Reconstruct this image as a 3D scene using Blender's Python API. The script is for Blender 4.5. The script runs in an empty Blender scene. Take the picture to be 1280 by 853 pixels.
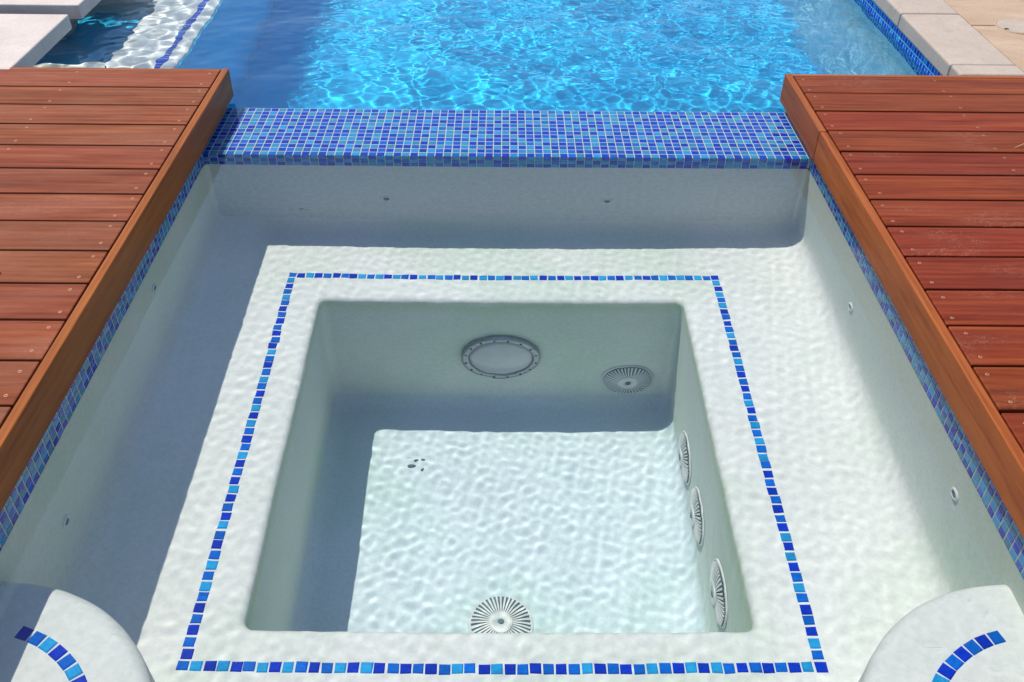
import bpy, bmesh, math, random
import numpy as np
from mathutils import Matrix, Vector

SC = bpy.context.scene
COL = SC.collection
random.seed(7)
RNG = np.random.default_rng(11)

# ------------------------------------------------------------------ camera
CAM_LOC = Vector((-0.0153, -2.7013, 1.4066))
YAW, PITCH, ROLL, FPX = 0.0141, 0.672, 0.0146, 1150.56
right = Vector((math.cos(YAW), -math.sin(YAW), 0))
fwd = Vector((math.sin(YAW) * math.cos(PITCH), math.cos(YAW) * math.cos(PITCH), -math.sin(PITCH)))
up = right.cross(fwd)
r2 = right * math.cos(ROLL) + up * math.sin(ROLL)
u2 = up * math.cos(ROLL) - right * math.sin(ROLL)
cam_data = bpy.data.cameras.new('camera')
cam_data.sensor_width = 36.0
cam_data.lens = FPX / 1280 * 36
cam_data.clip_start = 0.05
cam_data.clip_end = 2000
cam = bpy.data.objects.new('camera', cam_data)
COL.objects.link(cam)
m = Matrix((r2, u2, -fwd)).transposed().to_4x4()
m.translation = CAM_LOC
cam.matrix_world = m
SC.camera = cam

# ------------------------------------------------------------------ light
TW = (0.240, 0.215)                       # slope of the sun rays under water
tw = math.hypot(*TW)
sin_a = 1.333 * tw / math.sqrt(1 + tw * tw)
sun_dir = Vector((sin_a * TW[0] / tw, -sin_a * TW[1] / tw, -math.sqrt(1 - sin_a ** 2)))
sun_data = bpy.data.lights.new('sun', 'SUN')
sun_data.energy = 3.9
sun_data.angle = math.radians(0.5)
sun_data.color = (1.0, 0.93, 0.81)
sun = bpy.data.objects.new('sun', sun_data)
COL.objects.link(sun)
sun.rotation_euler = (-sun_dir).to_track_quat('Z', 'Y').to_euler()
sun.location = (-2, 2, 6)
sun_data.cycles.is_caustics_light = True

world = bpy.data.worlds.new('World')
SC.world = world
world.use_nodes = True
wn = world.node_tree
bg = wn.nodes['Background']
sky = wn.nodes.new('ShaderNodeTexSky')
sky.sky_type = 'NISHITA'
sky.sun_disc = False
sky.sun_elevation = math.asin(-sun_dir.z)
sky.sun_rotation = math.atan2(-sun_dir.x, -sun_dir.y)
sky.air_density = 1.0
sky.dust_density = 0.4
sky.ozone_density = 0.5
wn.links.new(sky.outputs[0], bg.inputs[0])
bg.inputs[1].default_value = 0.145

SC.view_settings.view_transform = 'Standard'
SC.view_settings.look = 'None'
SC.view_settings.exposure = 0.38
SC.view_settings.gamma = 1.0
SC.render.engine = 'CYCLES'
SC.cycles.use_denoising = True
SC.cycles.max_bounces = 10
SC.cycles.diffuse_bounces = 4
SC.cycles.transmission_bounces = 8
SC.cycles.glossy_bounces = 4
SC.cycles.caustics_refractive = True
SC.cycles.caustics_reflective = False
SC.cycles.sample_clamp_indirect = 6.0
SC.cycles.blur_glossy = 0.3

# ------------------------------------------------------------------ helpers
def link(o, parent=None):
    COL.objects.link(o)
    if parent is not None:
        o.parent = parent
    if o.type == 'MESH':
        o.cycles.is_caustics_receiver = True
    return o

def thing(name, label, cat, loc=(0, 0, 0), group=None):
    o = bpy.data.objects.new(name, None)
    o.empty_display_size = 0.1
    o.location = loc
    COL.objects.link(o)
    o['label'] = label
    o['category'] = cat
    if group:
        o['group'] = group
    return o

def tag(o, label, cat, group=None):
    o['label'] = label
    o['category'] = cat
    if group:
        o['group'] = group
    return o

def mesh_of(name, verts, faces, mats, smooth=False, mat_idx=None):
    me = bpy.data.meshes.new(name)
    me.from_pydata([tuple(map(float, v)) for v in verts], [], faces)
    for mt in (mats if isinstance(mats, (list, tuple)) else [mats]):
        me.materials.append(mt)
    if mat_idx is not None:
        me.polygons.foreach_set('material_index', np.asarray(mat_idx, dtype=np.int32))
    if smooth:
        me.polygons.foreach_set('use_smooth', np.ones(len(me.polygons), dtype=bool))
    me.update()
    return me

def obj(name, me, parent=None, loc=(0, 0, 0)):
    o = bpy.data.objects.new(name, me)
    o.location = loc
    return link(o, parent)

def bm_obj(name, bm, mat, parent=None, loc=(0, 0, 0), smooth=False):
    me = bpy.data.meshes.new(name)
    bmesh.ops.recalc_face_normals(bm, faces=bm.faces[:])
    bm.to_mesh(me)
    bm.free()
    for mt in (mat if isinstance(mat, (list, tuple)) else [mat]):
        me.materials.append(mt)
    if smooth:
        me.polygons.foreach_set('use_smooth', np.ones(len(me.polygons), dtype=bool))
    return obj(name, me, parent, loc)

def add_box(bm, lo, hi, bevel=0.0, seg=2):
    res = bmesh.ops.create_cube(bm, size=1.0)
    vs = res['verts']
    for v in vs:
        v.co = Vector([lo[i] + (v.co[i] + 0.5) * (hi[i] - lo[i]) for i in range(3)])
    if bevel > 0:
        es = list({e for v in vs for e in v.link_edges})
        bmesh.ops.bevel(bm, geom=es, offset=bevel, segments=seg, profile=0.5, affect='EDGES')

def box(name, lo, hi, mat, parent=None, bevel=0.0, seg=2, origin=None):
    bm = bmesh.new()
    c = Vector(origin) if origin is not None else Vector((0, 0, 0))
    add_box(bm, Vector(lo) - c, Vector(hi) - c, bevel, seg)
    return bm_obj(name, bm, mat, parent, c if origin is not None else (0, 0, 0))

def lathe(profile, n, frame=None, closed_caps=True):
    """profile: list of (r, z).  Returns verts, faces."""
    verts, faces = [], []
    for r, z in profile:
        for k in range(n):
            a = 2 * math.pi * k / n
            verts.append((r * math.cos(a), r * math.sin(a), z))
    for i in range(len(profile) - 1):
        for k in range(n):
            k2 = (k + 1) % n
            faces.append((i * n + k, i * n + k2, (i + 1) * n + k2, (i + 1) * n + k))
    if closed_caps:
        if profile[0][0] > 0:
            faces.append(tuple(range(n - 1, -1, -1)))
        if profile[-1][0] > 0:
            b = (len(profile) - 1) * n
            faces.append(tuple(b + k for k in range(n)))
    return verts, faces

# ------------------------------------------------------------------ materials
def new_mat(name):
    mt = bpy.data.materials.new(name)
    mt.use_nodes = True
    nt = mt.node_tree
    b = nt.nodes['Principled BSDF']
    return mt, nt, b

def N(nt, kind, **kw):
    n = nt.nodes.new(kind)
    for k, v in kw.items():
        setattr(n, k, v)
    return n

def coords(nt, scale=(1, 1, 1), space='Object', rand=False):
    tc = N(nt, 'ShaderNodeTexCoord')
    mp = N(nt, 'ShaderNodeMapping')
    mp.inputs['Scale'].default_value = scale
    nt.links.new(tc.outputs[space], mp.inputs['Vector'])
    if rand:
        oi = N(nt, 'ShaderNodeObjectInfo')
        mul = N(nt, 'ShaderNodeVectorMath', operation='SCALE')
        mul.inputs[0].default_value = (37.0, 61.0, 23.0)
        nt.links.new(oi.outputs['Random'], mul.inputs['Scale'])
        nt.links.new(mul.outputs[0], mp.inputs['Location'])
    return mp.outputs[0]

def noise(nt, vec, scale, detail=4, rough=0.5, dist=0.0):
    n = N(nt, 'ShaderNodeTexNoise')
    n.inputs['Scale'].default_value = scale
    n.inputs['Detail'].default_value = detail
    n.inputs['Roughness'].default_value = rough
    n.inputs['Distortion'].default_value = dist
    nt.links.new(vec, n.inputs['Vector'])
    return n.outputs['Fac']

def ramp(nt, fac, stops):
    r = N(nt, 'ShaderNodeValToRGB')
    el = r.color_ramp.elements
    while len(el) < len(stops):
        el.new(0.5)
    for e, (p, c) in zip(el, stops):
        e.position = p
        e.color = (*c, 1) if len(c) == 3 else c
    nt.links.new(fac, r.inputs['Fac'])
    return r.outputs['Color']

def mix(nt, a, b, fac, mode='MIX'):
    n = N(nt, 'ShaderNodeMix', data_type='RGBA', blend_type=mode)
    for s, v in (('A', a), ('B', b)):
        sock = [i for i in n.inputs if i.name == s and i.type == 'RGBA'][0]
        if isinstance(v, tuple):
            sock.default_value = (*v, 1)
        else:
            nt.links.new(v, sock)
    fs = n.inputs['Factor']
    if isinstance(fac, (int, float)):
        fs.default_value = fac
    else:
        nt.links.new(fac, fs)
    return [o for o in n.outputs if o.type == 'RGBA'][0]

def bump(nt, b, height, strength=0.3, dist=0.002):
    n = N(nt, 'ShaderNodeBump')
    n.inputs['Strength'].default_value = strength
    n.inputs['Distance'].default_value = dist
    nt.links.new(height, n.inputs['Height'])
    nt.links.new(n.outputs[0], b.inputs['Normal'])

def mat_plaster(name, base, stain, stain_amt=0.5, stain_seed=(0, 0, 0)):
    mt, nt, b = new_mat(name)
    v = coords(nt)
    col = ramp(nt, noise(nt, v, 2.3, 5, 0.6), [(0.3, tuple(c * 0.93 for c in base)), (0.7, base)])
    mp = N(nt, 'ShaderNodeMapping')
    mp.inputs['Location'].default_value = stain_seed
    mp.inputs['Scale'].default_value = (1, 1, 0.8)
    nt.links.new(v, mp.inputs['Vector'])
    f = ramp(nt, noise(nt, mp.outputs[0], 1.7, 3, 0.55), [(0.5, (0, 0, 0)), (0.72, (stain_amt,) * 3)])
    col = mix(nt, col, stain, f)
    fine = ramp(nt, noise(nt, v, 90, 3, 0.6), [(0.35, (0.92,) * 3), (0.6, (1, 1, 1))])
    col = mix(nt, col, fine, 1.0, 'MULTIPLY')
    nt.links.new(col, b.inputs['Base Color'])
    b.inputs['Roughness'].default_value = 0.75
    b.inputs['IOR'].default_value = 1.15        # under water the gloss is weak
    bump(nt, b, noise(nt, v, 140, 4, 0.6), 0.15, 0.001)
    return mt

def mat_plain(name, col, rough=0.5, metal=0.0, var=0.12, scale=30):
    mt, nt, b = new_mat(name)
    v = coords(nt, rand=True)
    c = ramp(nt, noise(nt, v, scale, 3), [(0.3, tuple(x * (1 - var) for x in col)), (0.7, tuple(min(1, x * (1 + var)) for x in col))])
    nt.links.new(c, b.inputs['Base Color'])
    b.inputs['Roughness'].default_value = rough
    b.inputs['Metallic'].default_value = metal
    return mt

def mat_tile(name, col, light):
    mt, nt, b = new_mat(name)
    v = coords(nt, (60, 200, 60), rand=True)
    c = ramp(nt, noise(nt, v, 1.0, 3, 0.6, 0.6), [(0.3, col), (0.75, light)])
    oi = N(nt, 'ShaderNodeObjectInfo')
    hs = N(nt, 'ShaderNodeHueSaturation')
    mr = N(nt, 'ShaderNodeMapRange')
    mr.inputs['To Min'].default_value = 0.82
    mr.inputs['To Max'].default_value = 1.15
    nt.links.new(oi.outputs['Random'], mr.inputs['Value'])
    nt.links.new(mr.outputs[0], hs.inputs['Value'])
    nt.links.new(c, hs.inputs['Color'])
    nt.links.new(hs.outputs[0], b.inputs['Base Color'])
    b.inputs['Roughness'].default_value = 0.12
    b.inputs['IOR'].default_value = 1.20        # glass seen through water
    bump(nt, b, noise(nt, coords(nt, rand=True), 60, 2), 0.12, 0.002)
    return mt

def mat_wood(name, dark, mid, light, grey, grey_amt, rough=0.5, scuff=0.0):
    mt, nt, b = new_mat(name)
    v = coords(nt, (1, 1, 1), rand=True)
    st = coords(nt, (2.2, 42, 42), rand=True)
    ring = N(nt, 'ShaderNodeTexWave', wave_type='BANDS', bands_direction='Y')
    vr = coords(nt, (0.9, 9, 9), rand=True)
    nt.links.new(vr, ring.inputs['Vector'])
    ring.inputs['Scale'].default_value = 1.6
    ring.inputs['Distortion'].default_value = 7.0
    ring.inputs['Detail'].default_value = 3
    ring.inputs['Detail Scale'].default_value = 0.7
    grain = noise(nt, st, 1.0, 6, 0.62, 0.4)
    c = ramp(nt, grain, [(0.28, dark), (0.5, mid), (0.74, light)])
    rc = ramp(nt, ring.outputs['Fac'], [(0.15, (0.78, 0.76, 0.74)), (0.7, (1, 1, 1))])
    c = mix(nt, c, rc, 0.8, 'MULTIPLY')
    blot = ramp(nt, noise(nt, coords(nt, (3, 9, 9), rand=True), 1.0, 4, 0.6), [(0.4, (0, 0, 0)), (0.75, (grey_amt,) * 3)])
    c = mix(nt, c, grey, blot)
    pores = ramp(nt, noise(nt, coords(nt, (14, 330, 330), rand=True), 1.0, 2, 0.6), [(0.3, (0.72, 0.7, 0.7)), (0.47, (1, 1, 1))])
    c = mix(nt, c, pores, 0.75, 'MULTIPLY')
    if scuff > 0:
        sv = coords(nt, (9, 26, 26), rand=True)
        lines = ramp(nt, noise(nt, sv, 1.0, 3, 0.7, 2.6), [(0.485, (0, 0, 0)), (0.5, (scuff,) * 3), (0.515, (0, 0, 0))])
        gate = ramp(nt, noise(nt, coords(nt, (3.1, 7, 7), rand=True), 1.0, 2, 0.5), [(0.56, (0, 0, 0)), (0.68, (1, 1, 1))])
        c = mix(nt, c, (0.62, 0.42, 0.33), mix(nt, lines, gate, 1.0, 'MULTIPLY'))
    oi = N(nt, 'ShaderNodeObjectInfo')
    hs = N(nt, 'ShaderNodeHueSaturation')
    for sock, a, z in (('Value', 0.90, 1.10), ('Hue', 0.499, 0.509)):
        mr = N(nt, 'ShaderNodeMapRange')
        mr.inputs['To Min'].default_value = a
        mr.inputs['To Max'].default_value = z
        if sock == 'Hue':
            ml = N(nt, 'ShaderNodeMath', operation='MULTIPLY')
            ml.inputs[1].default_value = 7.31
            fr = N(nt, 'ShaderNodeMath', operation='FRACT')
            nt.links.new(oi.outputs['Random'], ml.inputs[0])
            nt.links.new(ml.outputs[0], fr.inputs[0])
            nt.links.new(fr.outputs[0], mr.inputs['Value'])
        else:
            nt.links.new(oi.outputs['Random'], mr.inputs['Value'])
        nt.links.new(mr.outputs[0], hs.inputs[sock])
    nt.links.new(c, hs.inputs['Color'])
    nt.links.new(hs.outputs[0], b.inputs['Base Color'])
    b.inputs['Roughness'].default_value = rough
    b.inputs['Specular IOR Level'].default_value = 0.10
    bump(nt, b, grain, 0.25, 0.0015)
    return mt

def mat_stone(name, base, dark, scale=(3, 14, 3), rough=0.85):
    mt, nt, b = new_mat(name)
    v = coords(nt, scale, rand=True)
    c = ramp(nt, noise(nt, v, 1.2, 6, 0.6, 0.8), [(0.3, dark), (0.65, base)])
    sp = ramp(nt, noise(nt, coords(nt, rand=True), 120, 3, 0.7), [(0.3, (0.85,) * 3), (0.55, (1, 1, 1))])
    c = mix(nt, c, sp, 1.0, 'MULTIPLY')
    bl = ramp(nt, noise(nt, coords(nt, rand=True), 9, 4, 0.7), [(0.62, (1, 1, 1)), (0.75, (0.86, 0.8, 0.76))])
    c = mix(nt, c, bl, 1.0, 'MULTIPLY')
    nt.links.new(c, b.inputs['Base Color'])
    b.inputs['Roughness'].default_value = rough
    bump(nt, b, noise(nt, coords(nt, rand=True), 70, 5, 0.65), 0.3, 0.003)
    return mt

M = {}
M['plaster_floor'] = mat_plaster('step_plaster', (0.80, 0.815, 0.80), (0.74, 0.765, 0.73), 0.35, (3, 1, 0))
def mat_spa():
    """scrubbed white seat, pale blue floor, faintly green film left on the upright walls"""
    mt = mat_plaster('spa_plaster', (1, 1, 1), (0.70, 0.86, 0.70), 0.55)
    nt = mt.node_tree
    b = nt.nodes['Principled BSDF']
    src = b.inputs['Base Color'].links[0].from_socket
    tc = N(nt, 'ShaderNodeTexCoord')
    sx = N(nt, 'ShaderNodeSeparateXYZ')
    nt.links.new(tc.outputs['Object'], sx.inputs[0])
    wob = N(nt, 'ShaderNodeMath', operation='MULTIPLY_ADD')
    nt.links.new(noise(nt, tc.outputs['Object'], 5, 3), wob.inputs[0])
    wob.inputs[1].default_value = 0.06
    nt.links.new(sx.outputs['Z'], wob.inputs[2])
    sc = N(nt, 'ShaderNodeMath', operation='DIVIDE')
    sc.inputs[1].default_value = 1.25
    nt.links.new(wob.outputs[0], sc.inputs[0])
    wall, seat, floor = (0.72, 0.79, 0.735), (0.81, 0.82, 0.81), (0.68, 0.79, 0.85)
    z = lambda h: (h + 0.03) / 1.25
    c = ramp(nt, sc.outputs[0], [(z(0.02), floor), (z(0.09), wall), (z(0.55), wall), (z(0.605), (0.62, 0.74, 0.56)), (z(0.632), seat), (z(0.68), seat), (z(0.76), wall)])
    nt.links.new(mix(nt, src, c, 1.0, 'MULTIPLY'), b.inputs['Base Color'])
    return mt
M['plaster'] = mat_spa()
M['pool_plaster'] = mat_plaster('pool_plaster', (0.025, 0.54, 0.93), (0.015, 0.46, 0.91), 0.5, (9, 2, 0))  # blue stands in for light absorbed by the pool water
M['pool_side'] = mat_plaster('pool_side_plaster', (0.42, 0.82, 0.93), (0.34, 0.78, 0.92), 0.5, (1, 2, 4))
M['pool_white'] = mat_plaster('pool_white_plaster', (0.72, 0.74, 0.74), (0.6, 0.68, 0.66), 0.3, (5, 2, 0))
M['grout'] = mat_plain('grout', (0.60, 0.63, 0.64), 0.8, 0, 0.08, 60)
TILE = [mat_tile('cobalt_glass', (0.0003, 0.022, 0.44), (0.001, 0.05, 0.62)),
        mat_tile('royal_glass', (0.0005, 0.10, 0.55), (0.002, 0.17, 0.70)),
        mat_tile('azure_glass', (0.006, 0.27, 0.66), (0.03, 0.38, 0.74)),
        mat_tile('aqua_glass', (0.015, 0.25, 0.46), (0.07, 0.36, 0.60))]
M['deck_left'] = mat_wood('weathered_merbau', (0.115, 0.023, 0.008), (0.195, 0.043, 0.016), (0.28, 0.078, 0.031), (0.26, 0.098, 0.060), 0.5, 0.6, 0.12)
M['deck_right'] = mat_wood('oiled_merbau', (0.100, 0.011, 0.003), (0.18, 0.025, 0.007), (0.26, 0.052, 0.014), (0.19, 0.045, 0.023), 0.35, 0.5, 0.22)
M['fascia'] = mat_wood('fascia_timber', (0.16, 0.032, 0.008), (0.265, 0.066, 0.016), (0.35, 0.10, 0.026), (0.28, 0.072, 0.028), 0.3, 0.5)
M['joist'] = mat_wood('joist_timber', (0.10, 0.06, 0.035), (0.16, 0.10, 0.06), (0.2, 0.13, 0.08), (0.15, 0.12, 0.1), 0.3)
M['screw'] = mat_plain('screw_steel', (0.33, 0.17, 0.10), 0.5, 0.3)
M['dark'] = mat_plain('dark_recess', (0.03, 0.025, 0.02), 0.8)
M['coping'] = mat_stone('coping_stone', (0.41, 0.335, 0.28), (0.35, 0.28, 0.235), (5, 5, 5))
M['paving'] = mat_stone('sandstone_paving', (0.44, 0.325, 0.225), (0.33, 0.215, 0.14), (1.6, 5, 3))
M['slab'] = mat_stone('stepping_slab', (0.54, 0.47, 0.43), (0.46, 0.39, 0.36), (5, 5, 5))
M['concrete'] = mat_stone('concrete', (0.42, 0.41, 0.39), (0.34, 0.33, 0.31), (4, 4, 4))
M['ground'] = mat_stone('ground_gravel', (0.40, 0.34, 0.27), (0.30, 0.25, 0.19), (0.6, 0.6, 0.6))
M['abs'] = mat_plain('white_abs_plastic', (0.70, 0.73, 0.72), 0.5, 0, 0.05)
M['slot'] = mat_plain('grate_slot_dark', (0.11, 0.19, 0.23), 0.7)
M['steel'] = mat_plain('lamp_rim_steel', (0.36, 0.38, 0.39), 0.35, 0.6, 0.15, 80)
M['lens'] = mat_plain('lamp_lens_glass', (0.55, 0.57, 0.58), 0.15, 0, 0.08, 12)
M['shade_and_twig'] = mat_plain('shade_spot_and_twig', (0.05, 0.10, 0.14), 0.6)  # blue-dark tone of the modelled shadow spots; the twig shares it
M['petal'] = mat_plain('red_petal', (0.35, 0.01, 0.015), 0.5)
M['straw'] = mat_plain('dry_straw', (0.55, 0.36, 0.12), 0.6)

# water: clear refracting surface
wm = bpy.data.materials.new('pool_water')
wm.use_nodes = True
nt = wm.node_tree
nt.nodes.clear()
out = N(nt, 'ShaderNodeOutputMaterial')
gl = N(nt, 'ShaderNodeBsdfGlass')
gl.inputs['IOR'].default_value = 1.333
gl.inputs['Roughness'].default_value = 0.0
gl.inputs['Color'].default_value = (0.964, 0.996, 0.985, 1)
nt.links.new(gl.outputs[0], out.inputs['Surface'])
# capillary ripples, finer than the mesh, on the wind-blown pool only
tcw = N(nt, 'ShaderNodeTexCoord')
sxw = N(nt, 'ShaderNodeSeparateXYZ')
nt.links.new(tcw.outputs['Object'], sxw.inputs[0])
def maprange(v, a, b_, lo, hi):
    mr = N(nt, 'ShaderNodeMapRange')
    for k_, x_ in (('From Min', a), ('From Max', b_), ('To Min', lo), ('To Max', hi)):
        mr.inputs[k_].default_value = x_
    nt.links.new(v, mr.inputs['Value'])
    return mr.outputs[0]
my = maprange(sxw.outputs['Y'], 0.34, 0.8, 0.0, 1.0)
mx = maprange(sxw.outputs['X'], -1.1, -0.7, 0.3, 1.0)
mm_ = N(nt, 'ShaderNodeMath', operation='MULTIPLY')
nt.links.new(my, mm_.inputs[0])
nt.links.new(mx, mm_.inputs[1])
mpw = N(nt, 'ShaderNodeMapping')
mpw.inputs['Scale'].default_value = (1.0, 1.5, 1.0)
mpw.inputs['Rotation'].default_value = (0, 0, 0.35)
nt.links.new(tcw.outputs['Object'], mpw.inputs['Vector'])
hgt = noise(nt, mpw.outputs[0], 8.0, 1, 0.45, 0.6)
bw_ = N(nt, 'ShaderNodeBump')
bw_.inputs['Distance'].default_value = 0.0042
nt.links.new(mm_.outputs[0], bw_.inputs['Strength'])
nt.links.new(hgt, bw_.inputs['Height'])
nt.links.new(bw_.outputs[0], gl.inputs['Normal'])
M['water'] = wm

# ------------------------------------------------------------------ dimensions
ZW = 0.035            # water level
HX = 0.985            # half width of the spa
Y1 = 0.351            # far edge of the spillway
YF = -1.964           # near wall of the spa
ZB = -0.53            # seat
ZF = -1.17            # footwell floor
P = 0.027             # tile pitch
TS = 0.0121           # half tile

# ------------------------------------------------------------------ ground
def ground_sheet():
    g = 900.0
    hx0, hx1, hy0, hy1 = -2.55, 1.70, -2.2, 8.1
    vs = [(-g, -g, 0), (g, -g, 0), (g, g, 0), (-g, g, 0), (hx0, hy0, 0), (hx1, hy0, 0), (hx1, hy1, 0), (hx0, hy1, 0)]
    fs = [(0, 1, 5, 4), (1, 2, 6, 5), (2, 3, 7, 6), (3, 0, 4, 7)]
    o = obj('ground', mesh_of('ground', [(x, y, 0.085) for x, y, z in vs], fs, M['ground']))
    o['kind'] = 'structure'
ground_sheet()

# ------------------------------------------------------------------ water surface
def axis(segs):
    a = []
    for lo, hi, st in segs:
        n = max(1, int(round((hi - lo) / st)))
        a += [lo + (hi - lo) * k / n for k in range(n)]
    a.append(segs[-1][1])
    return np.array(a)

def smooth(x, a, b):
    t = np.clip((x - a) / (b - a), 0, 1)
    return t * t * (3 - 2 * t)

def spectrum(rng, n, l0, l1, rms, main=None, spread=math.pi):
    out = []
    for i in range(n):
        lam = l0 * (l1 / l0) ** rng.random()
        th = (rng.random() - 0.5) * 2 * spread + (main or 0)
        k = 2 * math.pi / lam
        out.append((k * math.cos(th), k * math.sin(th), rng.random() * 2 * math.pi, rms * math.sqrt(2 / n) / k))
    return out

def waves(X, Y, spec):
    Z = np.zeros_like(X)
    for kx, ky, ph, a in spec:
        Z += a * np.sin(kx * X + ky * Y + ph)
    return Z

def build_water():
    xs = axis([(-2.5, 1.64, 0.0048)])
    ys = axis([(-2.05, 0.36, 0.0048), (0.36, 3.9, 0.0078), (3.9, 8.0, 0.03)])
    X, Y = np.meshgrid(xs, ys)
    rng = np.random.default_rng(5)
    wob = 0.25 * waves(X, Y, spectrum(rng, 8, 0.5, 1.2, 1.0)) / 0.15
    Xd = X
    LEDGE = 1 + 2.4 * (1 - smooth(X, -1.45, -1.25))
    ROUGH = 0.35 + 0.65 * smooth(X, -0.5, 0.4)
    spa = waves(X, Y, spectrum(rng, 60, 0.026, 0.066, 0.0032, 1.9, 1.2)) + waves(X, Y, spectrum(rng, 20, 0.15, 0.5, 0.003))
    pool = (waves(X, Y, spectrum(rng, 40, 0.25, 0.7, 0.026)) + LEDGE * waves(X, Y, spectrum(rng, 90, 0.05, 0.19, 0.027)) + ROUGH * waves(X, Y, spectrum(rng, 60, 0.03, 0.06, 0.010)))
    calm = smooth(X, -1.05, -0.65) * 0.35 + 0.65 + 0.35 * (1 - smooth(X, -1.45, -1.25))       # sheltered water beside the slabs
    t = smooth(Y, 0.22, 0.62)
    Z = ZW + spa * (1 - t) + pool * t * calm
    ny, nx = X.shape
    co = np.stack([X, Y, Z], -1).reshape(-1, 3)
    idx = np.arange(ny * nx).reshape(ny, nx)
    q = np.stack([idx[:-1, :-1], idx[:-1, 1:], idx[1:, 1:], idx[1:, :-1]], -1)
    xc = 0.5 * (xs[:-1] + xs[1:])
    yc = 0.5 * (ys[:-1] + ys[1:])
    XC, YC = np.meshgrid(xc, yc)
    keep = (YC > 0.33) | (np.abs(XC) < HX + 0.03)
    q = q[keep]
    used = np.zeros(ny * nx, bool)
    used[q.ravel()] = True
    remap = np.cumsum(used) - 1
    co = co[used]
    q = remap[q]
    me = bpy.data.meshes.new('water')
    me.vertices.add(len(co))
    me.vertices.foreach_set('co', co.ravel())
    me.loops.add(q.size)
    me.loops.foreach_set('vertex_index', q.ravel().astype(np.int32))
    me.polygons.add(len(q))
    me.polygons.foreach_set('loop_start', (np.arange(len(q)) * 4).astype(np.int32))
    me.polygons.foreach_set('loop_total', np.full(len(q), 4, np.int32))
    me.update(calc_edges=True)
    me.polygons.foreach_set('use_smooth', np.ones(len(q), bool))
    me.materials.append(M['water'])
    o = bpy.data.objects.new('water', me)
    COL.objects.link(o)
    o['kind'] = 'structure'
    o.cycles.is_caustics_caster = True
build_water()

# ------------------------------------------------------------------ spa shell
def rrect(x0, x1, y0, y1, r, n=6, side=10):
    """closed loop, counter-clockwise, same vertex count for every call"""
    pts = []
    cs = [(x1 - r, y0 + r, -90), (x1 - r, y1 - r, 0), (x0 + r, y1 - r, 90), (x0 + r, y0 + r, 180)]
    for ci, (cx, cy, a0) in enumerate(cs):
        arc = []
        for k in range(n + 1):
            a = math.radians(a0 + 90 * k / n)
            arc.append((cx + r * math.cos(a), cy + r * math.sin(a)))
        pts += arc
        nx = cs[(ci + 1) % 4]
        a = math.radians(a0 + 90)
        e = (nx[0] + r * math.cos(a), nx[1] + r * math.sin(a))
        s = arc[-1]
        for k in range(1, side):
            pts.append((s[0] + (e[0] - s[0]) * k / side, s[1] + (e[1] - s[1]) * k / side))
    return pts

def loft(loops, cap=False):
    n = len(loops[0])
    vs = [v for l in loops for v in l]
    fs = []
    for i in range(len(loops) - 1):
        for k in range(n):
            k2 = (k + 1) % n
            fs.append((i * n + k, i * n + k2, (i + 1) * n + k2, (i + 1) * n + k))
    if cap:
        fs.append(tuple((len(loops) - 1) * n + k for k in range(n)))
    return vs, fs

WX0, WX1, WY0, WY1 = -0.580, 0.548, -1.512, -0.385

def shell_loop(inset, z, r):
    return [(x, y, z) for x, y in rrect(-HX + inset, HX - inset, YF + inset, 0.004 - inset, r)]

def well_loop(grow, z, r):
    return [(x, y, z) for x, y in rrect(WX0 - grow, WX1 + grow, WY0 - grow, WY1 + grow, r)]

def lerp_loop(a, b, t):
    return [tuple(p[i] + (q[i] - p[i]) * t for i in range(3)) for p, q in zip(a, b)]

spa = thing('spa_basin', 'white plastered square spa full of clear water between two timber decks', 'spa', (0, -1.0, ZF))
def spa_part(name, loops, mat, cap=False):
    vs, fs = loft(loops, cap)
    c = (0, -1.0, ZF)
    vs = [(x - c[0], y - c[1], z - c[2]) for x, y, z in vs]
    me = mesh_of(name, vs, fs, mat, True)
    return obj(name, me, spa)
wall_l = [shell_loop(0, z, 0.022) for z in (-0.078, -0.1, -0.2, -0.3, -0.4, ZB + 0.07)]
for k in range(1, 7):
    a = math.pi / 2 * k / 6
    wall_l.append(shell_loop(0.07 * (1 - math.cos(a)), ZB + 0.07 - 0.07 * math.sin(a), 0.03))
wall_l.append(shell_loop(0.10, ZB, 0.06))
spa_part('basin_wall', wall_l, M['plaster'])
a_ = shell_loop(0.10, ZB, 0.06)
b_ = well_loop(0.03, ZB, 0.03)
seat_l = [a_] + [lerp_loop(a_, b_, t) for t in (0.25, 0.5, 0.75)] + [b_]
R_ = 0.02
for k in range(1, 7):
    a = math.pi / 2 * k / 6
    seat_l.append(well_loop(R_ * (1 - math.sin(a)), ZB - R_ * (1 - math.cos(a)), 0.024))
seat_l.append(well_loop(0, ZB - 0.05, 0.024))
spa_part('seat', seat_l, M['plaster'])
well_l = [well_loop(0, ZB - 0.05, 0.024), well_loop(0, -0.75, 0.026), well_loop(0, -0.95, 0.03), well_loop(0, ZF + 0.06, 0.034)]
for k in range(1, 7):
    a = math.pi / 2 * k / 6
    well_l.append(well_loop(-0.06 * (1 - math.cos(a)), ZF + 0.06 - 0.06 * math.sin(a), 0.05))
for t in (0.10, 0.25, 0.40, 0.5):
    well_l.append(well_loop(-t, ZF, 0.05))
spa_part('footwell', well_l, M['plaster'], True)

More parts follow.
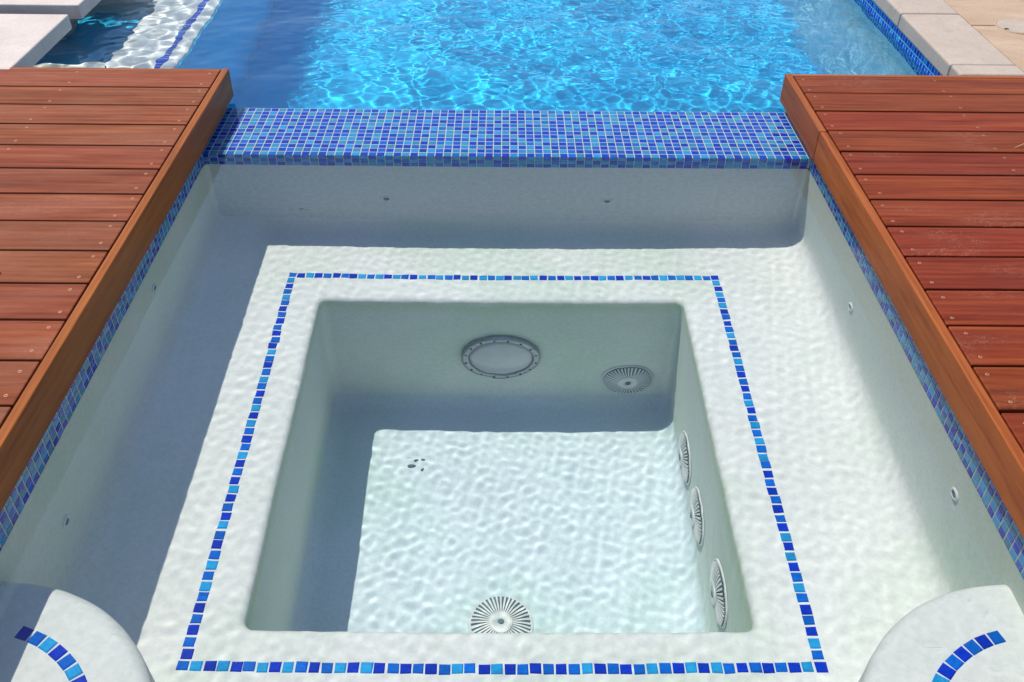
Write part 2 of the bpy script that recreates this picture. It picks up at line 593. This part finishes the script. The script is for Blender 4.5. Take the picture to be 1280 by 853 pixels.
# ------------------------------------------------------------------ tiles
def tile_geo(a=TS, b=TS, t=0.004, bev=0.0016):
    """flat-bottomed glass tile with a softened rim; top at z=0"""
    vs = []
    for s, z in ((0, -t), (0, -bev), (bev, 0)):
        for sx, sy in ((-1, -1), (1, -1), (1, 1), (-1, 1)):
            vs.append((sx * (a - s), sy * (b - s), z))
    fs = [(8, 9, 10, 11)]
    for l in (0, 4):
        for k in range(4):
            k2 = (k + 1) % 4
            fs.append((l + k, l + k2, l + 4 + k2, l + 4 + k))
    return np.array(vs), fs

TV, TF = tile_geo()
TILE_ME = [mesh_of('tile_' + mt.name, TV, TF, mt) for mt in TILE]
TV2, TF2 = tile_geo(0.0130, 0.0130, 0.006, 0.0028)
BORDER_ME = [mesh_of('border_tile_' + mt.name, TV2, TF2, mt) for mt in TILE]

UPF = Matrix(((1, 0, 0), (0, 1, 0), (0, 0, 1)))
FRONT = Matrix(((1, 0, 0), (0, 0, -1), (0, 1, 0)))            # faces -Y
LEFTF = Matrix(((0, 0, 1), (-1, 0, 0), (0, 1, 0)))            # faces +X   (cols: -Y, Z, X)
LEFTF = Matrix(((0, 0, 1), (1, 0, 0), (0, 1, 0)))
RIGHTF = Matrix(((0, 0, -1), (-1, 0, 0), (0, 1, 0)))          # faces -X

class Colours:
    def __init__(self, weights, seed):
        self.r = random.Random(seed)
        self.w = weights
        self.d = {}
    def get(self, i, j):
        bad = {self.d.get((i - 1, j)), self.d.get((i, j - 1))}
        for _ in range(6):
            c = self.r.choices(range(4), self.w)[0]
            if c not in bad:
                break
        self.d[(i, j)] = c
        return c

def jitter(frame, amp=0.012):
    e = Matrix.Rotation(random.gauss(0, amp), 3, 'X') @ Matrix.Rotation(random.gauss(0, amp), 3, 'Y') @ Matrix.Rotation(random.gauss(0, amp * 0.8), 3, 'Z')
    return frame @ e

def lay_tiles(spots, root, name, single, stuff_name, meshes=None, geo=None):
    """spots: (loc, frame, colour, sx, sy). The first `single` become parts, the rest one part."""
    meshes = meshes or TILE_ME
    tv, tf = geo or (TV, TF)
    base = Vector(root.location)
    for loc, fr, c, sx, sy in spots[:single]:
        o = bpy.data.objects.new(name, meshes[c])
        mm = (fr @ Matrix.Diagonal((sx, sy, 1))).to_4x4()
        mm.translation = Vector(loc) - base
        COL.objects.link(o)
        o.parent = root
        o.matrix_local = mm
        o.cycles.is_caustics_receiver = True
    rest = spots[single:]
    if rest:
        vs, fs, mi = [], [], []
        for loc, fr, c, sx, sy in rest:
            F = np.array(fr @ Matrix.Diagonal((sx, sy, 1)))
            b = len(vs)
            w = tv @ F.T + np.array(Vector(loc) - base)
            vs += list(map(tuple, w))
            fs += [tuple(b + i for i in f) for f in tf]
            mi += [c] * len(tf)
        o = obj(stuff_name, mesh_of(stuff_name, vs, fs, TILE, False, mi), root)
        o['kind'] = 'stuff'

# waterline band on the two side walls
spots = []
for side in (-1, 1):
    cc = Colours((0.32, 0.16, 0.26, 0.26) if side < 0 else (0.3, 0.2, 0.25, 0.25), 3 + side)
    n = int((Y1 - YF) / P)
    for i in range(n):
        y = 0.345 - P * (i + 0.5)
        for j in range(5):
            z = -3 * P + P * (j + 0.5)
            if j == 4:
                z -= 0.006
            spots.append(((side * (HX + 0.0005), y, z), jitter(LEFTF if side < 0 else RIGHTF, 0.01), cc.get(i, j), 1, 1 if j < 4 else 0.6, i, j))
# those seen largest first
spots.sort(key=lambda s: (0 if (s[6] < 4 and s[0][1] > -1.58) else 1, s[0][1]))
lay_tiles([s[:5] for s in spots], spa, 'band_tile', 296, 'band_tiles_far')

# blue tile line set into the seat
spots = []
cb = random.Random(21)
px, py = 0.02757, 0.02785
x0, y0 = -0.684, -0.268
prev = [None]
def bcol(k):
    opts = [c for c in (0, 1, 2) if c != prev[0]]
    c = cb.choices(opts, [(0.36, 0.36, 0.28)[o] for o in opts])[0]
    prev[0] = c
    return c
ring = [(i, 0) for i in range(50)] + [(49, j) for j in range(1, 49)] + [(i, 48) for i in range(48, -1, -1)] + [(0, j) for j in range(47, 0, -1)]
for k, (i, j) in enumerate(ring):
    dx, dy = cb.gauss(0, 0.0008), cb.gauss(0, 0.0008)
    spots.append(((x0 + i * px + dx, y0 - j * py + dy, ZB + 0.003), jitter(UPF, 0.018), bcol(k), cb.uniform(0.88, 0.97), cb.uniform(0.88, 0.96)))
lay_tiles(spots, spa, 'border_tile', 300, 'border_tiles', BORDER_ME, (TV2, TF2))

# ------------------------------------------------------------------ spillway wall
sp = thing('spillway_wall', 'low dividing wall capped in blue mosaic between the spa and the pool', 'wall', (0, 0.17, -1.3))
box('wall_core', (-HX - 0.02, 0.0025, -1.3 + 1.3), (HX + 0.02, Y1, 1.2985), M['grout'], sp)
sp.children[0].location = (0, -0.17, 0)
spots = []
cc = Colours((0.40, 0.36, 0.08, 0.16), 5)
NC = 73
for j in range(13):
    for i in range(NC):
        x = -HX + (i - 0.25 + 0.5) * P
        w = 1.0
        if i == 0:
            x, w = -HX + 0.375 * P, 0.70
        spots.append(((x, (j + 0.5) * P, 0.0), jitter(UPF, 0.012), cc.get(i, j), w, 1))
cf = Colours((0.36, 0.28, 0.14, 0.22), 8)
for j in range(3):
    for i in range(NC):
        x = -HX + (i - 0.25 + 0.5) * P
        w = 1.0
        if i == 0:
            x, w = -HX + 0.375 * P, 0.70
        spots.append(((x, 0.0, -(j + 0.5) * P - 0.001), jitter(FRONT, 0.008), cf.get(i, j), w, 1))
lay_tiles(spots, sp, 'mosaic_tile', 292, 'mosaic_tiles_far')

# ------------------------------------------------------------------ corner steps
def corner_step(side, label):
    cx, cy, z = side * HX, YF, -0.158
    st = thing('corner_step', label, 'step', (cx, cy, ZB), 'rounded steps in the near corners of the spa')
    R = 0.388
    prof = [(R + 0.012, ZB - 0.002 - ZB), (R + 0.006, 0.1), (R, z - 0.04 - ZB)]
    for k in range(1, 7):
        a = math.pi / 2 * k / 6
        prof.append((R - 0.03 * (1 - math.cos(a)), z - 0.03 - ZB + 0.03 * math.sin(a)))
    for rr in (0.3, 0.2, 0.1, 0.0005):
        prof.append((rr, z - ZB))
    n = 28
    vs, fs = [], []
    a0, a1 = (0, math.pi / 2) if side < 0 else (math.pi / 2, math.pi)
    for r, zz in prof:
        for k in range(n + 1):
            a = a0 + (a1 - a0) * k / n
            vs.append((r * math.cos(a), r * math.sin(a), zz))
    for i in range(len(prof) - 1):
        for k in range(n):
            fs.append((i * (n + 1) + k, i * (n + 1) + k + 1, (i + 1) * (n + 1) + k + 1, (i + 1) * (n + 1) + k))
    obj('tread', mesh_of('tread', vs, fs, M['plaster_floor'], True), st)
    ra = 0.279 if side < 0 else 0.270
    r = random.Random(31 + side)
    seq = [0, 1, 2, 0, 1, 2, 0, 1, 0, 2, 1, 0, 2] if side < 0 else [1, 0, 1, 0, 1, 0, 2, 0, 1, 2, 0, 1, 0]
    tiles = []
    for k, c in enumerate(seq):
        ang = math.radians((18.5 if side < 0 else 15.5) + k * 5.85)
        a = math.pi / 2 - ang if side < 0 else math.pi / 2 + ang
        loc = (cx + ra * math.cos(a), cy + ra * math.sin(a), z + 0.003)
        fr = Matrix.Rotation(a - math.pi / 2, 3, 'Z')
        tiles.append((loc, jitter(fr, 0.02), c, 0.96, 0.98))
    lay_tiles(tiles, st, 'arc_tile', 300, 'arc_tiles', BORDER_ME, (TV2, TF2))
corner_step(-1, 'white rounded corner step with blue tile arc, half in shade of the left deck')
corner_step(1, 'white rounded corner step with blue tile arc, fully sunlit beside the right deck')

# ------------------------------------------------------------------ walls under the decks
def side_block(side, label):
    st = thing('spa_surround', label, 'wall', (side * 1.6, -0.9, -1.4), 'solid walls under the decks')
    x0, x1 = sorted((side * (HX + 0.0015), side * 2.45))
    if side > 0:
        box('retaining_wall', (x0 - 1.6, -2.4 + 0.9, 0), (x1 - 1.6, Y1 + 0.9, 1.445), M['grout'], st)
    else:
        box('retaining_wall', (x0 + 1.6, -2.4 + 0.9, 0), (x1 + 1.6, Y1 + 0.9, 1.445), M['grout'], st)
side_block(-1, 'solid pale wall carrying the left deck, behind its blue tile band')
side_block(1, 'solid pale wall carrying the right deck, behind its blue tile band')

nw = thing('spa_end_wall', 'pale coping slab closing the near end of the spa', 'wall', (0, -2.3, -1.4))
box('wall_block', (-HX, -2.6 + 2.3, 0), (HX, YF + 2.3 + 0.002, 1.50), M['concrete'], nw, 0.01)

# ------------------------------------------------------------------ decks
ZD = 0.150
PITCHB = 0.1419
GAP0 = 0.2224
def screw_mesh():
    vs, fs = lathe([(0.0044, -0.002), (0.0044, 0.0003), (0.0035, 0.0007), (0.0022, 0.0005), (0.0017, -0.0012)], 10, closed_caps=True)
    mi = []
    for f in fs:
        zc = sum(vs[i][2] for i in f) / len(f)
        rc = sum(math.hypot(vs[i][0], vs[i][1]) for i in f) / len(f)
        mi.append(1 if (len(f) > 4 and zc > -0.0015) or rc < 0.0024 else 0)
    return mesh_of('screw', vs, fs, [M['screw'], M['dark']], False, mi)
SCREW = screw_mesh()

def make_deck(side, mat, label):
    root = thing('timber_deck', label, 'deck', (side * 2.0, -0.8, 0.05), 'timber decks flanking the spa')
    base = Vector(root.location)
    xin = 0.9925
    xout = 3.1
    L = xout - xin
    gap = 0.0075
    bw = PITCHB - gap
    meshes = []
    rr = random.Random(40 + side)
    for w in (bw, bw):
        bm = bmesh.new()
        add_box(bm, (-L / 2, -w / 2, -0.022), (L / 2, w / 2, 0), 0.0028, 2)
        me = bpy.data.meshes.new('board')
        bm.to_mesh(me)
        bm.free()
        me.materials.append(mat)
        meshes.append(me)
    nb = 20
    for i in range(nb):
        yc = GAP0 + PITCHB / 2 - i * PITCHB
        o = obj('board', meshes[i % 2], root, Vector((side * (xin + L / 2), yc, ZD + rr.gauss(0, 0.0005))) - base)
        o.rotation_euler = (rr.gauss(0, 0.004), rr.gauss(0, 0.0003), rr.gauss(0, 0.0006))
        for k in range(4):
            for s in (-1, 1):
                sx = (-L / 2 + 0.028 + 0.45 * k) * side + rr.gauss(0, 0.004)
                scr = obj('screw', SCREW, o, (sx, s * (bw / 2 - 0.024) + rr.gauss(0, 0.003), 0.0))
    # far trim board, its top flush within a few mm
    f = box('end_trim', (-L / 2 - 0.004, -0.0095, -0.098), (L / 2, 0.0095, -0.0015), M['fascia'], root, 0.002)
    f.location = Vector((side * (xin + L / 2), GAP0 + PITCHB + 0.0105, ZD)) - base
    # fascia toward the spa, butted from two lengths on the right
    yt, ye = GAP0 + PITCHB + 0.0215, -2.25
    cuts = [yt, -0.070, ye] if side > 0 else [yt, ye]
    for k in range(len(cuts) - 1):
        fl = cuts[k] - cuts[k + 1] - 0.0012
        f = box('fascia_board', (-fl / 2, -0.0115, -0.100), (fl / 2, 0.0115, 0.0), M['fascia'], root, 0.003)
        f.rotation_euler = (0, 0, math.pi / 2)
        f.location = Vector((side * (0.977 + 0.0006 * k), (cuts[k] + cuts[k + 1]) / 2, ZD - 0.0008 * k)) - base
    for k in range(4):
        x = side * (xin + 0.03 + 0.45 * k)
        j = box('joist', (-1.3, -0.022, -0.075), (1.3, 0.022, 0), M['joist'], root)
        j.rotation_euler = (0, 0, math.pi / 2)
        j.location = Vector((x, -1.0, ZD - 0.0235)) - base
    return root
make_deck(-1, M['deck_left'], 'weathered pinkish brown timber deck left of the spa, its fascia in shade')
make_deck(1, M['deck_right'], 'dark red oiled timber deck right of the spa, its fascia sunlit orange')

# ------------------------------------------------------------------ fixtures
def face_frame(normal):
    n = Vector(normal)
    q = n.to_track_quat('Z', 'Y')
    return q.to_euler()

def suction_grate(loc, normal, label):
    t = thing('suction_grate', label, 'drain cover', loc, 'round ribbed suction grates in the footwell')
    t.rotation_euler = face_frame(normal)
    R = 0.086
    dome = lambda r: 0.004 + 0.014 * math.sqrt(max(0, 1 - (r / (R * 1.02)) ** 2))
    vs, fs = lathe([(R, 0.0)] + [(r, dome(r) - 0.0045) for r in (R * 0.98, 0.07, 0.05, 0.03, 0.001)], 40, closed_caps=False)
    obj('slot_plate', mesh_of('slot_plate', vs, fs, M['slot'], True), t)
    vs, fs = lathe([(R + 0.004, 0.0), (R + 0.003, 0.0025), (R + 0.001, 0.0045), (R - 0.003, 0.0045), (R - 0.004, 0.001)], 40, closed_caps=False)
    obj('rim', mesh_of('rim', vs, fs, M['abs'], True), t)
    bm = bmesh.new()
    nr = 40
    for k in range(nr):
        a = 2 * math.pi * k / nr
        prev_ = None
        for r in (0.030, 0.045, 0.060, 0.073, R - 0.003):
            z = dome(r)
            w = 0.0010 + 0.0020 * (r / R)
            ring_ = []
            for s, dz in ((-1, -0.005), (-1, 0), (1, 0), (1, -0.005)):
                px_, py_ = r, s * w
                ring_.append(bm.verts.new((px_ * math.cos(a) - py_ * math.sin(a), px_ * math.sin(a) + py_ * math.cos(a), z + dz)))
            if prev_:
                for q in range(3):
                    bm.faces.new((prev_[q], prev_[q + 1], ring_[q + 1], ring_[q]))
            prev_ = ring_
    bm_obj('ribs', bm, M['abs'], t)
    vs, fs = lathe([(0.033, dome(0.033) - 0.006), (0.033, dome(0.033) + 0.002), (0.030, dome(0.03) + 0.003), (0.012, dome(0.012) + 0.003), (0.011, dome(0.012))], 28, closed_caps=True)
    obj('hub', mesh_of('hub', vs, fs, M['abs'], True), t)
    vs, fs = lathe([(0.0085, 0.0), (0.0085, dome(0) + 0.0035), (0.007, dome(0) + 0.0045)], 14)
    obj('screw', mesh_of('grate_screw', vs, fs, M['slot']), t)
    return t

suction_grate((0.403, WY1 - 0.001, -1.03), (0, -1, 0), 'round ribbed suction grate on the far footwell wall beside the lamp')
suction_grate((WX1 - 0.001, -0.736, -0.990), (-1, 0, 0), 'ribbed grate on the right footwell wall, farthest of the three there')
suction_grate((WX1 - 0.001, -0.966, -0.960), (-1, 0, 0), 'ribbed grate on the right footwell wall, middle of the three there')
suction_grate((WX1 - 0.001, -1.265, -0.850), (-1, 0, 0), 'ribbed grate on the right footwell wall, nearest of the three there')
suction_grate((-0.014, -1.200, ZF + 0.001), (0, 0, 1), 'round ribbed drain grate on the sunlit footwell floor')

lt = thing('underwater_lamp', 'round unlit underwater lamp with a screwed metal rim on the far footwell wall', 'lamp', (-0.018, WY1 - 0.001, -0.874))
lt.rotation_euler = face_frame((0, -1, 0))
vs, fs = lathe([(0.128, 0.0), (0.128, 0.012), (0.124, 0.017), (0.116, 0.018), (0.108, 0.017), (0.105, 0.014), (0.103, 0.005)], 56, closed_caps=False)
obj('rim', mesh_of('lamp_rim', vs, fs, M['steel'], True), lt)
vs, fs = lathe([(0.104, 0.008)] + [(0.104 * math.cos(a), 0.008 + 0.018 * math.sin(a)) for a in (0.25, 0.5, 0.8, 1.1, 1.35, 1.565)], 48, closed_caps=False)
obj('lens', mesh_of('lamp_lens', vs, fs, M['lens'], True), lt)
vs, fs = lathe([(0.0040, 0.0), (0.0040, 0.0025), (0.003, 0.0035), (0.0012, 0.0035)], 10)
lsm = mesh_of('rim_screw', vs, fs, M['dark'])
for k in range(16):
    a = 2 * math.pi * (k + 0.5) / 16
    obj('rim_screw', lsm, lt, (0.1160 * math.cos(a), 0.1160 * math.sin(a), 0.0160))

def wall_jet(loc, normal, label):
    t = thing('wall_jet', label, 'jet', loc, 'small return jets in the spa walls')
    t.rotation_euler = face_frame(normal)
    vs, fs = lathe([(0.0185, 0.0), (0.0185, 0.002), (0.016, 0.0045), (0.0115, 0.0045), (0.0105, 0.001)], 24, closed_caps=False)
    obj('flange', mesh_of('flange', vs, fs, M['abs'], True), t)
    vs, fs = lathe([(0.011, 0.0012), (0.0105, 0.003), (0.008, 0.0036), (0.006, 0.002)], 20)
    mi = [0] * len(fs)
    obj('nozzle', mesh_of('nozzle', vs, fs, M['slot'], True), t)
wall_jet((-0.403, 0.004, -0.324), (0, -1, 0), 'small dark jet under the spillway, left of the middle')
wall_jet((0.335, 0.004, -0.329), (0, -1, 0), 'small white-ringed jet under the spillway, right of the middle')
wall_jet((HX, -0.582, -0.309), (-1, 0, 0), 'small jet in the right spa wall, farther of its pair')
wall_jet((HX, -1.330, -0.203), (-1, 0, 0), 'small jet in the right spa wall, nearer of its pair')
wall_jet((-HX, -0.600, -0.191), (1, 0, 0), 'small jet in the shaded left spa wall, farther of its pair')
wall_jet((-HX, -1.342, -0.340), (1, 0, 0), 'small jet in the shaded left spa wall, nearer of its pair')

# ------------------------------------------------------------------ pool beyond
PZ = -1.25
PX0, PX1, PYE = -2.5, 1.60, 8.0
pf = obj('pool_floor', mesh_of('pool_floor', [(PX0 - .05, Y1 - .02, PZ), (PX1 + .05, Y1 - .02, PZ), (PX1 + .05, PYE + .05, PZ), (PX0 - .05, PYE + .05, PZ)], [(0, 1, 2, 3)], M['pool_plaster']))
pf['kind'] = 'structure'
pw = thing('pool_wall', 'right pool wall with a blue mosaic strip darkened for the shade under the stone coping', 'wall', (PX1, 4, PZ))
box('wall_face', (0, Y1 - 4.3, 0), (0.06, PYE - 4, 0.086 - PZ), M['pool_side'], pw)
spots = []
cc = Colours((0.72, 0.22, 0.06, 0.0), 77)  # mostly cobalt: shade under the coping put into the tile colours
for i in range(int((PYE - 0.1 - Y1) / P)):
    if Y1 + i * P > 4.5:
        break
    for j in range(5):
        spots.append(((PX1 - 0.001, Y1 + (i + 0.5) * P, 0.082 - (j + 0.5) * P), jitter(RIGHTF, 0.01), cc.get(i, j), 1, 1))
lay_tiles(spots, pw, 'mosaic_tile', 0, 'mosaic_strip')
pe = thing('pool_end_wall', 'far blue wall at the end of the pool', 'wall', (-0.45, PYE, PZ))
box('wall_face', (PX0 + 0.45, 0, 0), (PX1 + 0.45, 0.1, 0.086 - PZ), M['pool_plaster'], pe)
pb = thing('pool_bench', 'white plaster ledge under water along the left of the pool with one blue tile line', 'ledge', (-1.9, 4, PZ))
BX = -1.335
for (xa, xb, ya, yb, zt) in ((-1.62, BX, Y1, PYE, -0.2), (PX0, -1.6203, Y1, 0.925, -0.2), (PX0, -1.6203, 1.60, PYE, -0.2)):
    box('ledge', (xa + 1.9, ya - 4, 0), (xb + 1.9, yb - 4, zt - PZ), M['pool_white'], pb, 0.012)
box('bay_floor', (PX0 + 1.9, 0.9255 - 4, 0), (-1.6203 + 1.9, 1.5995 - 4, -0.36 - PZ), M['pool_plaster'], pb)
spots = []
cc = random.Random(9)
for i in range(170):
    spots.append(((-1.405, Y1 + 0.02 + i * 0.0275, -0.197), jitter(UPF, 0.02), cc.choice((0, 0, 1, 0)), 1.15, 1))
lay_tiles(spots, pb, 'border_tile', 0, 'tile_line')

# riser of the ledge faces the deep water: same blue as the floor, for the water's absorption
box('riser', (BX + 1.9 + 0.002, Y1 - 4, 0.0), (BX + 1.9 + 0.006, PYE - 4, -0.215 - PZ), M['pool_plaster'], pb)

# stepping slabs on the left
for (a, z_, lab) in ((0.36, 0.91, 'pale stone slab over the water, nearest the left deck'),
                     (1.015, 1.61, 'pale stone slab over the water, behind the nearest one'),
                     (1.67, 2.21, 'pale stone slab over the water, third from the left deck')):
    t = thing('stepping_slab', lab, 'slab', (-2.1, (a + z_) / 2, 0.03), 'stone slabs stepping along the pool edge')
    h = (z_ - a) / 2
    box('slab_top', (-0.45, -h, 0.062), (0.388, h, 0.12), M['slab'], t, 0.006, 3)
    box('plinth', (-0.40, -h + 0.06, -0.23), (0.20, h - 0.06, 0.0605), M['concrete'], t)

pl = thing('pool_side_wall', 'left pool wall behind the stepping slabs', 'wall', (PX0, 4, PZ))
box('wall_face', (-0.1, Y1 - 4.3, 0), (0, PYE - 4, 0.086 - PZ), M['concrete'], pl)

# coping stones along the right edge
cp = thing('pool_coping', 'pale stone coping along the right edge of the pool', 'coping', (1.70, 3, 0.088))
ys = [0.388] + [0.481 + 0.531 * k for k in range(14)]
for k in range(len(ys) - 1):
    h = (ys[k + 1] - ys[k]) / 2 - 0.0015
    o = box('coping_stone', (-0.116, -h, 0.0), (0.121, h, 0.062), M['coping'], cp, 0.009, 3)
    o.location = (0, (ys[k] + ys[k + 1]) / 2 - 3, random.gauss(0, 0.0006))

# sandstone paving beyond the coping
pv = thing('sandstone_paving', 'banded sandstone flagstones right of the pool coping', 'paving', (2.6, 1.5, 0.087))
def flag(pts, z):
    bm = bmesh.new()
    lo = [bm.verts.new((x - 2.6, y - 1.5, 0)) for x, y in pts]
    hi = [bm.verts.new((x - 2.6, y - 1.5, z)) for x, y in pts]
    f = bm.faces.new(hi)
    n = len(pts)
    for i in range(n):
        bm.faces.new((lo[i], lo[(i + 1) % n], hi[(i + 1) % n], hi[i]))
    es = list(f.edges)
    bmesh.ops.bevel(bm, geom=es, offset=0.004, segments=2, profile=0.5, affect='EDGES')
    return bm_obj('flagstone', bm, M['paving'], pv)
rr = random.Random(3)
rows = [(0.39, 0.897), (0.903, 1.45), (1.456, 2.05), (2.056, 2.7), (2.706, 3.4), (3.41, 4.2), (4.21, 5.2)]
for a, z_ in rows:
    x = 1.8275
    while x < 4.2:
        w = rr.uniform(0.55, 0.95)
        flag([(x, a), (x + w - 0.008, a + rr.uniform(0, 0.004)), (x + w - 0.008, z_), (x, z_)], 0.058 + rr.gauss(0, 0.0008))
        x += w

# round lid let into the paving
lid = thing('skimmer_lid', 'round stone coloured lid with a finger hole set in the paving by the pool', 'lid', (2.005, 0.886, 0.1465))
vs, fs = lathe([(0.086, -0.004), (0.086, 0.0012), (0.083, 0.0016), (0.081, 0.0004)], 44, closed_caps=False)
obj('rim', mesh_of('lid_rim', vs, fs, M['paving'], True), lid)
vs, fs = lathe([(0.080, -0.004), (0.080, 0.0008), (0.0785, 0.0022)], 44)
obj('cover', mesh_of('cover', vs, fs, M['coping']), lid)
vs, fs = lathe([(0.009, 0.0015), (0.009, 0.0028), (0.0075, 0.0031)], 14)
obj('finger_hole', mesh_of('finger_hole', vs, fs, M['dark']), lid, (-0.062, -0.036, 0))

# ------------------------------------------------------------------ small litter and modelled shadow spots
def blob(name, pts, z0, th, mat, label, cat, group=None, loc=(0, 0, 0)):
    bm = bmesh.new()
    n = len(pts)
    lo = [bm.verts.new((x, y, 0)) for x, y in pts]
    hi = [bm.verts.new((x * 0.85, y * 0.85, th)) for x, y in pts]
    bm.faces.new(hi)
    bm.faces.new(lo[::-1])
    for i in range(n):
        bm.faces.new((lo[i], lo[(i + 1) % n], hi[(i + 1) % n], hi[i]))
    o = bm_obj(name, bm, mat, None, loc)
    return tag(o, label, cat, group)

def oval_pts(l, w, rot, n=10, seed=0):
    r = random.Random(seed)
    out_ = []
    for k in range(n):
        a = 2 * math.pi * k / n
        x, y = l * math.cos(a), w * math.sin(a) * (1 - 0.3 * math.cos(a)) * r.uniform(0.85, 1.1)
        out_.append((x * math.cos(rot) - y * math.sin(rot), x * math.sin(rot) + y * math.cos(rot)))
    return out_
shadow_spots = [(-0.300, -0.664, 0.013, 0.007, 0.1, 'largest modelled shadow spot on the footwell floor, nearest the left wall'),
        (-0.288, -0.640, 0.008, 0.005, 0.5, 'modelled shadow spot on the footwell floor just behind the largest one'),
        (-0.266, -0.636, 0.007, 0.004, 0.0, 'modelled shadow spot farthest right of the footwell group'),
        (-0.266, -0.676, 0.006, 0.004, 0.9, 'modelled shadow spot nearest the drain in the footwell group')]
for k, (x, y, l, w, r_, lab) in enumerate(shadow_spots):  # flat dark pieces in place of shadows from bits floating above
    blob('shadow_spot', oval_pts(l, w, r_, 10, k), 0, 0.002, M['shade_and_twig'], lab, 'shade_and_twig', 'modelled shadow spots on the footwell floor', (x, y, ZF + 0.0015))
blob('petal', oval_pts(0.011, 0.008, 1.2, 10, 9), 0, 0.003, M['petal'], 'tiny dark red petal lying on the left deck at the picture edge', 'petal', None, (-1.219, -0.878, ZD + 0.001))

def tube(pts, r, n=6):
    vs, fs = [], []
    for i, p in enumerate(pts):
        rad = r * (1 - 0.7 * i / (len(pts) - 1))
        for k in range(n):
            a = 2 * math.pi * k / n
            vs.append((p[0], p[1] + rad * math.cos(a), p[2] + rad * math.sin(a)))
    for i in range(len(pts) - 1):
        for k in range(n):
            fs.append((i * n + k, i * n + (k + 1) % n, (i + 1) * n + (k + 1) % n, (i + 1) * n + k))
    return vs, fs
pts = [(0.14 - 0.15 * t, 0.012 - 0.035 * t * t, 0.003 + 0.012 * math.sin(math.pi * t)) for t in [k / 9 for k in range(10)]]
vs, fs = tube(pts, 0.0028)
tag(obj('straw', mesh_of('straw', vs, fs, M['straw'], True), None, (1.535, -0.155, ZD)), 'curved dry straw lying over a gap of the right deck', 'straw')
vs, fs = tube([(0.03 * t, 0.004 * math.sin(5 * t), 0.001 * math.sin(9 * t)) for t in [k / 7 for k in range(8)]], 0.0018)
tag(obj('twig', mesh_of('twig', vs, fs, M['shade_and_twig'], True), None, (-0.605, -0.37, ZW + 0.001)), 'thin twig floating on the shaded spa water near the spillway', 'twig')
